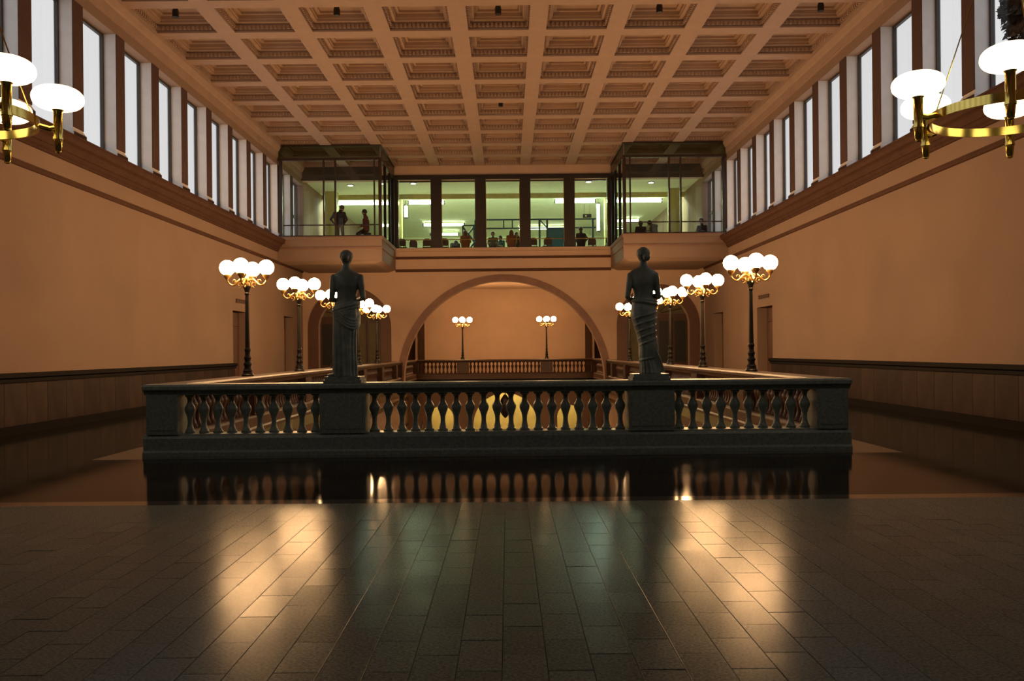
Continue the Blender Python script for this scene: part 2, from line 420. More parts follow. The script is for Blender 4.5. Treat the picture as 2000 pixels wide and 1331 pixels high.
    MB().box(X(0.03), X(.04), 31.33, 32.62, 3.535, 3.565).build('rim', M['wood'], r)
sidewall(-1); sidewall(1)
struct('wall_near', MB().box(-10.3, 10.3, YN - .4, YN, -.25, ZC + .6), M['plaster'], 'tan plaster wall behind the viewer')

# ------------------------------------------------------------------ far wall with arches
def arch_wall(x0, x1, z0, z1, y0, y1, ops, step=0.16):
    """ops: (cx, half width, base z, function dx -> top z)"""
    xs = {x0, x1}
    for cx, hw, zb, fn in ops:
        n = max(2, int(2 * hw / step)) if fn(0) != fn(hw * .9) else 1
        for i in range(n + 1): xs.add(round(cx - hw * math.cos(PI * i / n) if n > 1 else cx - hw + 2 * hw * i / n, 5))
    xs = sorted(x for x in xs if x0 <= x <= x1); mb = MB()
    for a, b in zip(xs, xs[1:]):
        mid = (a + b) / 2; op = None
        for o in ops:
            if abs(mid - o[0]) < o[1]: op = o
        if op is None: mb.box(a, b, y0, y1, z0, z1)
        else:
            if op[2] > z0: mb.box(a, b, y0, y1, z0, op[2])
            za, zb_ = op[3](a - op[0]), op[3](b - op[0])
            vs = [(a, y0, za), (b, y0, zb_), (b, y1, zb_), (a, y1, za), (a, y0, z1), (b, y0, z1), (b, y1, z1), (a, y1, z1)]
            mb.add(vs, [(0, 1, 5, 4), (2, 3, 7, 6), (0, 3, 2, 1), (4, 5, 6, 7), (3, 0, 4, 7), (1, 2, 6, 5)])
    return mb
def circ(R, zc): return lambda dx: zc + math.sqrt(max(0, R * R - dx * dx))
RA, ZA = 4.85, 0.10
SAX, SAR, SAZ = 7.44, 1.52, 2.72
mb = arch_wall(-XW - .45, XW + .45, -.25, 6.25, YE, 42.2, [(0, RA, -.25, circ(RA, ZA))] + [(s * SAX, SAR, -.25, circ(SAR, SAZ)) for s in (-1, 1)])
mb.box(-XW, XW, YE, 42.0, 9.86, ZC + .5)                                  # frieze over the gallery windows
mb.box(-5.2, 5.2, YE, 42.2, 6.25, 6.55)
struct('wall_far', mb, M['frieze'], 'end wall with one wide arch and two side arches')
def archivolt(cx, r0, r1, zc, y0, y1, legs=None, n=40):
    mb = MB(); pts = []
    ring = [PI * i / n for i in range(n + 1)]
    vs = []
    for a in ring:
        for r in (r0, r1):
            for y in (y0, y1): vs.append((cx + r * math.cos(a), y, zc + r * math.sin(a)))
    fs = []
    for i in range(n):
        p, q = i * 4, i * 4 + 4
        fs += [(p, p + 2, q + 2, q), (p + 1, q + 1, q + 3, p + 3), (p + 2, p + 3, q + 3, q + 2), (p, q, q + 1, p + 1)]
    fs += [(0, 1, 3, 2), (n * 4, n * 4 + 2, n * 4 + 3, n * 4 + 1)]
    mb.add(vs, fs)
    if legs is not None:
        for s in (-1, 1): mb.box(cx + s * r0, cx + s * r1, y0, y1, legs, zc)
    return mb
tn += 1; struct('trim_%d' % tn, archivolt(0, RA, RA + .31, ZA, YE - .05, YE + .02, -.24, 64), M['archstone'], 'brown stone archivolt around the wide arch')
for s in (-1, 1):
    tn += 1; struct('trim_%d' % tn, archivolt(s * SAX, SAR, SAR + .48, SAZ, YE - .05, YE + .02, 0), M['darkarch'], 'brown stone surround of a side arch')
# mouldings across the far wall
Q = lambda pr: [(YE - d, z) for d, z in pr]
for z0, d, h in ((5.40, .06, .14), (6.02, .05, .12), (6.38, .14, .17)):
    tn += 1; struct('trim_%d' % tn, MB().sweep_x(Q([(-.02, z0), (d * .6, z0 + h * .15), (d, z0 + h * .6), (d, z0 + h), (-.02, z0 + h)]), -5.2, 5.2), M['cornice'] if d < .1 else M['frieze'], 'horizontal moulding above the wide arch')
tn += 1; struct('trim_%d' % tn, MB().sweep_x(Q([(-.02, 9.86), (.05, 9.86), (.05, 9.98), (.10, 10.02), (.10, 10.06), (-.02, 10.1)]), -5.2, 5.2), M['backlit_dark'], 'dark moulding over the gallery windows')
# gallery windows: piers coloured dark for their backlit shade, and five panes
PXS = [-5.28, -3.22, -1.08, 1.08, 3.22, 5.28]
for i, x in enumerate(PXS):
    w = .26 if 0 < i < 5 else .22
    tn += 1
    r = struct('trim_%d' % tn, MB().box(x - w, x + w, YE + .02, YE + .45, 6.55, 9.86), M['backlit_dark'], 'dark pier between gallery windows')
    MB().box(x - w - .03, x + w + .03, YE - .01, YE + .48, 6.55, 6.78).build('pier_base', M['backlit_dark'], r)
    MB().box(x + (w + .01) * (-1 if x > 0 else 1) - .012, x + (w + .01) * (-1 if x > 0 else 1) + .012, YE + .0, YE + .05, 6.8, 9.6).build('edge_strip', M['brass'], r)
for i in range(5):
    wn += 1; a, b = PXS[i] + .26, PXS[i + 1] - .26
    r = struct('window_%d' % wn, None, None, 'tall gallery window onto the green-lit cafe'); r.location = ((a + b) / 2, YE + .3, 6.55)
    MB().box(a, b, YE + .30, YE + .315, 6.6, 9.84).build('pane', M['glass'], r)
    mb = MB().box(a, b, YE + .27, YE + .34, 6.55, 6.61).box(a, b, YE + .27, YE + .34, 9.8, 9.86)
    mb.build('window_frame', M['mull'], r)
    MB().box(a, b, YE + .36, YE + .40, 6.99, 7.03).build('guard_rail', M['brass'], r)

# side-arch doors
for s in (-1, 1):
    dn += 1
    r = struct('door_%d' % dn, None, None, 'dark wooden double door with fanlight in a side arch'); r.location = (s * SAX, 42.1, 0)
    x0, x1 = s * (SAX - SAR), s * (SAX + SAR); xa, xb = min(x0, x1), max(x0, x1)
    MB().box(xa - .2, xb + .2, 42.2, 42.45, 0, 4.5).build('door_backing', M['wood'], r)
    MB().box(xa, xb, 41.98, 42.14, 3.12, 3.30).build('transom', M['wood'], r)
    arch_wall(xa, xb, 3.30, 4.26, 42.08, 42.12, []) .build('fanlight', M['olive'], r)
    for k in range(5):
        a = PI * (k + .5) / 5
        MB().tube([(s * SAX + .25 * math.cos(a), 42.06, 3.3 + .25 * math.sin(a) * .6), (s * SAX + 1.45 * math.cos(a), 42.06, 3.3 + .9 * math.sin(a))], .025, 6).build('fanlight_bar', M['wood'], r)
    n = 4; w = (xb - xa) / n
    for k in range(n):
        a, b = xa + k * w + .015, xa + (k + 1) * w - .015
        inner = (s < 0 and k >= 2) or (s > 0 and k < 2)
        lf = MB().box(a, b, 42.03, 42.12, 0.01, 3.12).build('door_leaf', M['wood'], r)
        MB().box(a + .09, b - .09, 42.015, 42.03, .95, 2.95).build('leaf_pane', M['olive'] if inner else M['black'], lf, org=tuple(r.location))
        MB().box(a + .09, b - .09, 42.012, 42.03, .15, .8).build('leaf_panel', M['wood'], lf, org=tuple(r.location))

# ------------------------------------------------------------------ landing room beyond the arch
YB = 53.0
mb = MB().box(-4.95, 4.95, YB, YB + .3, 0, 5.5)
for s in (-1, 1): mb.box(s * 5.28, s * 5.5, YB, YB + .3, 0, 5.5).box(s * 4.95, s * 7.0, YB + .9, YB + 1.0, 0, 5.5).box(s * 7.0, s * XW, YB, YB + .3, 0, 5.5).box(s * 5.5, s * 7.0, YB, YB + .3, 3.4, 5.5)
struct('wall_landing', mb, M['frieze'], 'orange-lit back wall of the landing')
mb = MB()
for s in (-1, 1): mb.box(s * 4.93, s * 5.30, YB - .12, YB + .2, 0, 5.45)
tn += 1; struct('trim_%d' % tn, mb, M['wood'], 'dark pilasters at the corners of the landing wall')
mb = MB()
for s in (-1, 1): mb.box(s * 5.5, s * 7.0, YB + .6, YB + .7, 0, 3.4)
dn += 1; struct('door_%d' % dn, mb, M['wood'], 'dark passage doors of the landing')

# ------------------------------------------------------------------ cafe floor slab and glass boxes
ZF = 6.25
mb = MB().box(-XW, XW, 42.2, 64, 5.45, ZF)
for s in (-1, 1): mb.box(s * 5.46, s * XW, 37.36, 42.2, 5.64, ZF)
struct('floor_cafe', mb, M['cafefloor'], 'upper cafe floor slab')
for s in (-1, 1):
    side = 'left' if s < 0 else 'right'
    xi, xo = 5.2, XW
    mb = MB().box(s * xi, s * xo, 37.1, 37.35, 5.49, 6.46).box(s * xi, s * (xi + .25), 37.35, YE - .001, 5.49, 6.46)
    mb.box(s * (xi - .04), s * xo, 37.06, 37.4, 6.43, 6.57).box(s * (xi - .04), s * (xi + .3), 37.4, YE - .001, 6.43, 6.57)
    mb.box(s * (xi + .02), s * xo, 37.12, YE - .001, 5.52, 5.63)
    # bevelled soffit frame
    def ring(x0, x1, y0, y1, z0, ins, z1):
        a = [(x0, y0, z0), (x1, y0, z0), (x1, y1, z0), (x0, y1, z0)]
        sg = 1 if x1 > x0 else -1
        b = [(x0 + sg * ins, y0 + ins, z1), (x1 - sg * ins, y0 + ins, z1), (x1 - sg * ins, y1, z1), (x0 + sg * ins, y1, z1)]
        return a + b
    vs = ring(s * (xi - .012), s * xo, 37.088, YE - .002, 5.51, .34, 5.40)
    mb.add(vs, [(0, 1, 5, 4), (1, 2, 6, 5), (3, 0, 4, 7), (2, 3, 7, 6), (4, 5, 6, 7)])
    pw = struct('wall_balcony_' + side, mb, M['parapet'], 'moulded plaster parapet under a corner glass box')
    MB().box(s * (xi - .03), s * xo, 37.07, 37.14, 6.03, 6.10).box(s * (xi - .03), s * (xi + .1), 37.14, YE - .001, 6.03, 6.10).build('string_course', M['archstone'], pw)
    MB().box(s * (xi - .055), s * xo, 37.045, 37.1, 6.52, 6.565).box(s * (xi - .055), s * (xi + .05), 37.1, YE - .001, 6.52, 6.565).build('lip', M['archstone'], pw)
    tn += 1; struct('trim_%d' % tn, MB().box(s * 5.5, s * XW, YE - .06, YE - .005, 9.86, ZC - .01), M['bulk'], 'dark bulkhead panel above the cafe opening')
    wn += 1
    r = struct('window_%d' % wn, None, None, 'corner glass box of the upper cafe with dark mullions'); r.location = (s * 7.4, 37.2, 6.57)
    zt = 9.86
    for x, wd in ((5.27, .07), (5.52, .028), (7.2, .035), (7.7, .035), (9.55, .06)):
        MB().box(s * (x - wd), s * (x + wd), 37.16, 37.28, 6.57, zt).build('mullion', M['mull'], r)
    for y, wd in ((38.6, .05), (40.1, .05), (41.35, .16)):
        MB().box(s * 5.2, s * 5.32, y - wd, y + wd, 6.57, zt).build('mullion', M['black'], r)
    MB().box(s * 5.2, s * 9.65, 37.14, 37.30, zt, zt + .10).box(s * 5.2, s * 5.32, 37.3, YE, zt, zt + .10).build('head_rail', M['mull'], r)
    MB().box(s * 5.2, s * 9.65, 37.14, 37.30, 6.565, 6.62).box(s * 5.2, s * 5.32, 37.3, YE, 6.565, 6.62).build('sill_rail', M['mull'], r)
    MB().box(s * 5.2, s * 9.65, 37.16, 37.22, ZC - .05, ZC + .02).box(s * 5.2, s * 5.26, 37.2, YE, ZC - .05, ZC + .02).build('top_rail', M['mull'], r)
    xs = [5.34, 5.49, 7.165, 7.665, 9.49]
    for a, b in ((5.34, 5.49), (5.55, 7.165), (7.235, 7.665), (7.735, 9.49)):
        MB().box(s * a, s * b, 37.215, 37.225, 6.62, zt).build('pane', M['glass'], r)
    for a, b in ((37.28, 38.55), (38.65, 40.05), (40.15, 41.19)):
        MB().box(s * 5.255, s * 5.265, a, b, 6.62, zt).build('pane', M['glass'], r)
    MB().box(s * 5.27, s * 9.65, 37.20, 37.21, zt + .1, ZC - .05).build('smoked_pane', M['smoke'], r)
    MB().box(s * 5.23, s * 5.24, 37.22, YE, zt + .1, ZC - .05).build('smoked_pane', M['smoke'], r)
    MB().box(s * 5.3, s * 9.6, 37.36, 37.40, 7.07, 7.12).build('handrail', M['mull'], r)

# ------------------------------------------------------------------ cafe interior
ZCC = 9.98
struct('ceiling_landing', MB().box(-XW, XW, 42.2, 53.3, 5.38, 5.449), M['frieze'], 'plaster ceiling of the landing')
mb = MB().box(-XW, XW, 42.0, 64, ZCC, ZCC + .2)
struct('ceiling_cafe', mb, M['cafeceil'], 'flat cafe ceiling')
struct('wall_cafe', MB().box(-XW, XW, 63.5, 64, ZF, ZCC), M['cafewall'], 'pale back wall of the cafe')
tn += 1; struct('trim_%d' % tn, MB().box(-XW, XW, 46.1, 46.35, 9.745, ZCC), M['cafebeam'], 'ochre ceiling beam in the cafe')
for s in (-1, 1):
    for x, w, y in ((5.85, .30, 47.0), (9.0, .30, 45.0)):
        tn += 1; struct('trim_%d' % tn, MB().box(s * x - w, s * x + w, y, y + .6, ZF, ZCC), M['cafepier'], 'ochre pier in the cafe')
ORD4 = ['first', 'second', 'third', 'fourth']
def tubelight(a, b, m, label, r=.085):
    a, b = Vector(a), Vector(b); c = (a + b) / 2
    t = empty('fluorescent_light', c, label, 'light', 'fluorescent tubes of the cafe')
    d = (b - a).normalized() * .06
    MB().tube([a, b], r, 10).build('tube', M[m], t, True)
    MB().tube([a - d, a + d * .3], r * 1.25, 10).build('end_cap', M['frame'], t)
    MB().tube([b - d * .3, b + d], r * 1.25, 10).build('end_cap', M['frame'], t)
    n = Vector((0, 0, 1)) if abs(d.z) < .01 else Vector((0, 1, 0))
    MB().tube([a + d + n * r, b - d + n * r], r * .9, 6).build('batten', M['cafeceil'], t)
    if n.z > .5:
        for u in (.15, .85):
            q = a.lerp(b, u); MB().tube([q + n * r, (q.x, q.y, ZCC + .01)], .012, 6).build('hanger', M['frame'], t)
    else:
        MB().tube([b, (b.x, b.y, ZCC + .01)], .012, 6).build('hanger', M['frame'], t)
tubelight((-9.2, 48.0, 9.86), (-6.4, 48.0, 9.86), 'tube_c', 'horizontal fluorescent tube behind the standing man in the glass box', .085)
tubelight((-5.25, 48.0, 9.86), (-3.3, 48.0, 9.86), 'tube', 'horizontal fluorescent tube meeting a short upright tube')
tubelight((2.9, 48.0, 9.86), (5.1, 48.0, 9.86), 'tube_c', 'horizontal fluorescent tube meeting a long upright tube')
tubelight((6.3, 48.0, 9.86), (8.8, 48.0, 9.86), 'tube', 'horizontal fluorescent tube behind the two bowed heads')
tubelight((-5.42, 48.0, 9.05), (-5.42, 48.0, 9.70), 'tube', 'short upright fluorescent tube at the corner of an ochre pier')
tubelight((5.28, 48.0, 8.2), (5.28, 48.0, 9.70), 'tube_c', 'long upright fluorescent tube at the corner of an ochre pier')
tubelight((-5.2, 56.0, 9.80), (-2.6, 56.0, 9.80), 'tube_d', 'fluorescent tube far back under the cafe ceiling', .09)
tubelight((-5.1, 60.0, 9.72), (-3.2, 60.0, 9.72), 'tube_d', 'rearmost short fluorescent tube deep in the cafe')
tubelight((1.0, 58.0, 9.80), (4.5, 58.0, 9.80), 'tube_d', 'fluorescent tube above the blue frame deep in the cafe')
tubelight((6.5, 55.0, 9.80), (8.6, 55.0, 9.80), 'tube_d', 'fluorescent tube deep behind the two bowed heads')
for k, (a, b) in enumerate(((-9.3, -6.2), (-5.0, -.4), (.4, 5.0), (6.2, 9.3))):  # unseen tubes, added to raise the brightness of the cafe
    tubelight((a, 46.72, 9.905), (b, 46.72, 9.905), 'cove', 'added unseen fill tube behind the ochre cafe beam, %s run from the straight-skirted statue side' % ORD4[k], .04)
for x, y, l in ((-4.45, 42.95, 'round downlight over the first gallery pane beside the standing man'), (4.28, 42.95, 'round downlight over the pane with the dark seated figure'), (-7.65, 43.3, 'round downlight above the standing man'), (7.45, 43.3, 'round downlight above the two bowed heads')):
    t = empty('downlight', (x, y, ZCC - .03), l, 'light', 'cafe downlights')
    MB().lathe([(.10, -.022), (.135, -.012), (.135, .03)], 16, (x, y, ZCC - .03)).build('lens', M['down'], t)
    MB().lathe([(.14, -.005), (.17, -.005), (.17, .03), (.14, .03)], 16, (x, y, ZCC - .03)).build('ring', M['frame'], t)

# teal steel frame in the cafe
def cx45(px, Y): return (px - 991.6) * Y / F_PX + EYE.x
YS = 45.0
t = empty('steel_frame', (2.0, YS, ZF), 'teal blue steel frame with rails, posts and a solid panel inside the cafe', 'frame')
xa, xb = cx45(930, YS), cx45(1166, YS)
for z, h in ((8.41, .07), (7.96, .07)): MB().box(xa, xb, YS - .04, YS + .04, z - h / 2, z + h / 2).build('rail', M['blue'], t)
for px in (986, 1003, 1029): x = cx45(px, YS); MB().box(x - .03, x + .03, YS - .03, YS + .03, 7.99, 8.38).build('strut', M['blue'], t)
for px in (931, 1056, 1071, 1160): x = cx45(px, YS); MB().box(x - .05, x + .05, YS - .045, YS + .045, ZF, 8.38).build('post', M['blue'], t)
MB().tube([(cx45(1057, YS), YS, 8.38), (cx45(1071, YS), YS, 7.98)], .035, 6).build('brace', M['blue'], t)
MB().box(cx45(1072, YS), cx45(1108, YS), YS - .02, YS + .02, ZF, 7.93).build('panel', M['bluepanel'], t)
YS2 = 44.6
t = empty('braced_gate', (cx45(917, YS2), YS2, ZF), 'dark teal braced gate panel beside the brown-haired seated person', 'gate')
xa, xb = cx45(905, YS2), cx45(929, YS2)
mb = MB().box(xa, xa + .06, YS2 - .03, YS2 + .03, ZF, 8.1).box(xb - .06, xb, YS2 - .03, YS2 + .03, ZF, 8.1).box(xa, xb, YS2 - .03, YS2 + .03, 8.04, 8.1)
mb.build('gate_frame', M['blue'], t)
for a, b in (((xa, 8.05), (xb, 7.2)), ((xb, 8.05), (xa, 7.2)), ((xa, 7.2), (xb, 6.4)), ((xb, 7.2), (xa, 6.4))):
    MB().tube([(a[0], YS2, a[1]), (b[0], YS2, b[1])], .05, 6).build('brace', M['blue'], t)
# hanging sign
t = empty('hanging_sign', (4.55, 46.8, 8.75), 'small dark box sign hanging under the cafe ceiling', 'sign')
MB().box(4.32, 4.78, 46.75, 46.85, 8.75, 8.95).build('box', M['black'], t)
for x in (4.4, 4.7): MB().tube([(x, 46.8, 8.95), (x, 46.8, ZCC)], .008, 6).build('hanger', M['black'], t)
MB().box(4.44, 4.52, 46.74, 46.752, 8.81, 8.88).build('lit_mark', M['cafewall'], t)

# ------------------------------------------------------------------ lower hall seen through the balusters
XL = 5.55; ZL = -6.5; YLE = 49.0
struct('floor_lower', MB().box(-12, 12, 8, 60, ZL - .2, ZL), M['lfloor'], 'stone floor of the lower hall')
for s in (-1, 1):
    side = 'left' if s < 0 else 'right'
    struct('wall_lower_' + side, MB().box(s * XL, s * (XL + .3), 12.5, YLE + .4, ZL, -.25), M['cream'], 'cream side wall of the stairwell')
    mb = MB()
    for z in (-1.15, -2.6, -4.2): mb.box(s * (XL - .05), s * (XL + .01), VY0, YLE, z, z + .16)
    tn += 1; struct('trim_%d' % tn, mb, M['fascia'], 'brown string courses on the stairwell wall')
struct('wall_lower_near', MB().box(-6, 6, 12.5, 12.9, ZL, -.25), M['cream'], 'near wall of the lower hall')
ops = [(0, 1.82, ZL, circ(1.82, -2.65)), (-3.62, .67, ZL, circ(.67, -2.2)), (3.62, .67, ZL, circ(.67, -2.2))]
struct('wall_lower_far', arch_wall(-6, 6, ZL, -.25, YLE, YLE + .4, ops, .1), M['lowerend'], 'tan end wall of the lower hall with three arches')
struct('wall_lower_room', MB().box(-6.3, 6.3, 53.2, 53.4, ZL, -.25).box(-6.5, -6.3, YLE + .4, 53.4, ZL, -.25).box(6.3, 6.5, YLE + .4, 53.4, ZL, -.25), M['yellow'], 'yellow lit wall beyond the lower arches')
for x in (-3.62, 0, 3.62):
    t = empty('ceiling_globe', (x, 51.2, -.72), 'lit globe lamp in the yellow room beyond the lower arches', 'lamp', 'globe lamps of the lower room')
    MB().ball((x, 51.2, -.62), .17, n=16, m=10).build('globe', M['ylamp'], t, True)
    MB().lathe([(.06, 0), (.06, .12), (.1, .2), (.1, .23)], 12, (x, 51.2, -.48)).build('mount', M['brass'], t, True)
for s in (-1, 1):
    for y in (16.5, 20.0, 23.5):  # out of view, added to brighten the cream stairwell walls
        t = empty('wall_globe', (s * 5.25, y, -.85), 'added unseen globe lamp under the floor edge of the stairwell', 'lamp', 'added globe lamps under the stairwell edge')
        MB().ball((s * 5.25, y, -.74), .12, n=14, m=8).build('globe', M['ylamp_fill'], t, True)
        MB().lathe([(.05, 0), (.05, .06), (.08, .10), (.08, .115)], 12, (s * 5.25, y, -.615)).build('mount', M['brass'], t, True)
t = empty('hanging_lantern', (0, YLE - .6, -2.2), 'dark lantern hanging in the middle of the lower arch', 'lantern')
MB().lathe([(.04, 0), (.16, .12), (.30, .35), (.34, .75), (.26, 1.05), (.12, 1.25), (.05, 1.32)], 8, (0, YLE - .6, -2.2)).build('lantern_body', M['black'], t)
MB().tube([(0, YLE - .6, -.9), (0, YLE - .6, -.5)], .03, 8).build('chain', M['black'], t)
for s in (-1, 1):
    t = empty('stair_flight', (s * 4.6, 40, ZL), 'lower hall stair flight with sloping handrail on the %s statue side' % ('straight-skirted' if s < 0 else 'train-skirted'), 'stairs', 'stair flights of the lower hall')
    n = 20
    for k in range(n):
        y = 36 + k * .38; z = ZL + (n - k) * .17 * 1.0
        MB().box(s * 3.9, s * 5.5, y, y + .40, ZL, ZL + (k + 1) * .18).build('step', M['lfloor'], t)
    MB().tube([(s * 4.35, 37, ZL + 1.3), (s * 4.1, 43.2, ZL + 4.6)], .04, 8).build('handrail', M['black'], t)

# ------------------------------------------------------------------ balustrades
BPROF = [(.078, 0), (.078, .03), (.064, .045), (.050, .085), (.040, .13), (.037, .17), (.042, .23), (.056, .28), (.074, .325), (.082, .355), (.082, .385), (.072, .415), (.052, .447), (.039, .48), (.037, .505), (.046, .545), (.062, .565), (.074, .575), (.074, .60)]
bal_me = {k: MB().lathe(BPROF, 12).mesh('baluster', M[k], True) for k in ('balust', 'balust_brown')}
def rail_prof(c, hw):
    return [(c - hw, 1.02), (c - hw, 1.07), (c - hw + .03, 1.10), (c + hw - .03, 1.10), (c + hw, 1.07), (c + hw, 1.02), (c + hw - .05, 1.0), (c + hw - .09, .945), (c + hw - .09, .935), (c - hw + .09, .935), (c - hw + .09, .945), (c - hw + .05, 1.0)]
def base_prof(c, hw):
    return [(c - hw, 0), (c - hw, .06), (c - hw + .04, .09), (c - hw + .04, .27), (c - hw + .06, .31), (c - hw + .09, .335), (c + hw - .09, .335), (c + hw - .06, .31), (c + hw - .04, .27), (c + hw - .04, .09), (c + hw, .06), (c + hw, 0)]
def run(t, axis, c, a, b, peds, mkey, pitch=.215):
    """axis 'x' or 'y': direction of the run; c: centre on the other axis; peds: list of (pos, half width)"""
    m = M[mkey]; hw = .27
    sw = 'sweep_x' if axis == 'x' else 'sweep_y'
    getattr(MB(), sw)(base_prof(c, hw), a, b).build('base', m, t)
    getattr(MB(), sw)(rail_prof(c, hw), a, b).build('handrail', m, t)
    for p, w in peds:
        mb = MB()
        if axis == 'x': mb.box(p - w, p + w, c - .235, c + .235, .33, .94).box(p - w + .05, p + w - .05, c - .245, c + .245, .40, .88)
        else: mb.box(c - .235, c + .235, p - w, p + w, .33, .94).box(c - .245, c + .245, p - w + .05, p + w - .05, .40, .88)
        mb.build('pedestal', m, t)
    edges = sorted(peds); 
    for (p, w), (q, v) in zip(edges, edges[1:]):
        L = (q - v) - (p + w); n = max(1, int(round(L / pitch)) )
        for i in range(n):
            u = p + w + L * (i + .5) / n
            loc = (u, c, .335) if axis == 'x' else (c, u, .335)
            link('baluster', bal_me[mkey], t, tuple(Vector(loc) - Vector(t.location)))
YF = 13.42
t = empty('balustrade', (0, YF, 0), 'green-grey stone balustrade carrying two bronze statues', 'balustrade')
run(t, 'x', YF, -5.42, 5.42, [(-5.13, .24), (-2.365, .35), (2.365, .35), (5.13, .24)], 'balust')
LAMP_Y = [17.7 + 4.4 * k for k in range(5)]
for s in (-1, 1):
    t = empty('balustrade', (s * 5.17, 27, 0), 'long balustrade with five lamp standards running back on the %s statue side' % ('straight-skirted' if s < 0 else 'train-skirted'), 'balustrade', 'long side balustrades')
    run(t, 'y', s * 5.17, YF + .285, YE - .06, [(YF + .36, .05)] + [(y, .33) for y in LAMP_Y] + [(39.7, .3), (YE - .1, .05)], 'balust_brown')
YBB = 48.45
t = empty('balustrade', (0, YBB, 0), 'dark balustrade beyond the arch carrying two lamp standards', 'balustrade')
run(t, 'x', YBB, -5.3, 5.3, [(-5.08, .22), (-2.35, .33), (2.35, .33), (5.08, .22)], 'balust_brown')
for s in (-1, 1):
    t = empty('balustrade', (s * 5.17, 45.3, 0), 'short landing balustrade behind the arch on the %s statue side' % ('straight-skirted' if s < 0 else 'train-skirted'), 'balustrade', 'short landing balustrades')
    run(t, 'y', s * 5.17, 42.21, YBB - .285, [(42.32, .1), (YBB - .36, .05)], 'balust_brown')

# ------------------------------------------------------------------ lamp standards
def make_lamp():
    t = empty('lamp_standard', (0, 0, 0), 'lamp standard', 'lamp')
    MB().lathe([(.125, 0), (.125, .03), (.105, .05), (.095, .09), (.10, .11), (.075, .15), (.065, .20), (.085, .235), (.085, .255), (.06, .29), (.062, .34), (.075, .36), (.075, .385), (.055, .42), (.052, .50), (.066, .525), (.066, .55), (.050, .58)], 16).build('base', M['iron'], t, True)
    sh = MB(); n = 20; rings = []                      # fluted shaft
    for z, r in ((.57, .050), (.7, .050), (1.2, .044), (1.68, .037)):
        rings.append([(r * (1 - .07 * (i % 2)) * math.cos(2 * PI * i / n), r * (1 - .07 * (i % 2)) * math.sin(2 * PI * i / n), z) for i in range(n)])
    sh.loft(rings).build('shaft', M['iron'], t, False)
    MB().lathe([(.037, 1.66), (.05, 1.675), (.05, 1.70), (.04, 1.715), (.052, 1.76), (.085, 1.83), (.085, 1.85), (.04, 1.86)], 16).build('capital', M['iron'], t, True)
    MB().lathe([(.045, 1.85), (.06, 1.90), (.035, 1.95), (.05, 2.0), (.02, 2.06), (.006, 2.10)], 12).build('finial', M['gold'], t, True)
    R = .40
    for k in range(4):
        a = k * PI / 2; ca, sa = math.cos(a), math.sin(a)
        P = lambda r, z: (r * ca, r * sa, z)
        path = []
        for i in range(15):                             # S-curve out to the cup
            u = i / 14; path.append(P(.03 + (R - .03) * u, 1.93 + .065 * math.sin(u * 2 * PI + .35) * (1 - .15 * u) - .01 * u + (.03 if i == 14 else 0)))
        arm = MB().tube(path, .022, 8, [1.3 - .6 * i / 14 for i in range(15)]).build('arm', M['gold'], t, True)
        sc = []
        for i in range(20):                             # volute under the arm
            th = i / 19 * 3.4 * PI / 2 * 1.2; rr = .062 * (1 - .75 * i / 19)
            sc.append(P(.155 + rr * math.cos(th - PI / 2 + PI), 1.875 + rr * math.sin(th - PI / 2 + PI) * -1))
        MB().tube(sc, .014, 6).build('scroll', M['gold'], arm, True)
        sc = []
        for i in range(16):
            th = i / 15 * 1.5 * PI; rr = .042 * (1 - .7 * i / 15)
            sc.append(P(.25 + rr * math.cos(th), 1.945 + rr * math.sin(th)))
        MB().tube(sc, .011, 6).build('scroll', M['gold'], arm, True)
        MB().lathe([(.016, 1.93), (.02, 1.98), (.05, 2.02), (.075, 2.05), (.078, 2.085), (.05, 2.09)], 12, P(R, 0)).build('cup', M['gold'], t, True)
        me = bpy.data.meshes.new('globe'); bm = bmesh.new(); bmesh.ops.create_icosphere(bm, subdivisions=3, radius=.158)
        bm.to_mesh(me); bm.free(); me.materials.append(M['globe']); me.polygons.foreach_set('use_smooth', [True] * len(me.polygons))
        link('globe', me, t, P(R, 2.228))
    return t
proto = make_lamp()
SIDE = {-1: 'straight-skirted', 1: 'train-skirted'}
ORD = ['first', 'second', 'third', 'fourth', 'fifth']
spots = []
for k, y in enumerate(LAMP_Y):
    for s in (-1, 1): spots.append((s * 5.17, y, '%s lamp standard behind the %s statue, counted along the side balustrade' % (ORD[k], SIDE[s]), 'lamp standards on the side balustrades'))
for s in (-1, 1): spots.append((s * 2.36, YBB, 'landing lamp standard seen through the wide arch, on the %s statue side' % SIDE[s], 'lamp standards on the landing balustrade'))
for i, (x, y, lab, grp) in enumerate(spots):
    o = proto if i == 0 else copy_tree(proto)
    o.location = (x, y, 1.10); tag(o, lab, 'lamp', grp)

# ------------------------------------------------------------------ statues (remeshed bodies)
def remesh(mb, m, vox, name, parent, smooth_iter=4):
    me = mb.mesh(name + '_raw', m)
    tmp = bpy.data.objects.new('tmp', me); COL.objects.link(tmp)
    r = tmp.modifiers.new('r', 'REMESH'); r.mode = 'VOXEL'; r.voxel_size = vox; r.use_smooth_shade = True
    if smooth_iter:
        sm = tmp.modifiers.new('s', 'SMOOTH'); sm.factor = .5; sm.iterations = smooth_iter
    dg = bpy.context.evaluated_depsgraph_get(); dg.update()
    out = bpy.data.meshes.new_from_object(tmp.evaluated_get(dg)); out.name = name
    bpy.data.objects.remove(tmp); bpy.data.meshes.remove(me)
    if not out.materials: out.materials.append(m)
    return link(name, out, parent)
def cap(mb, a, b, r0, r1, n=12):
    a, b = Vector(a), Vector(b); mb.tube([a, b], 1, n, [r0, r1]); mb.ball(a, r0, n=n, m=8); mb.ball(b, r1, n=n, m=8)
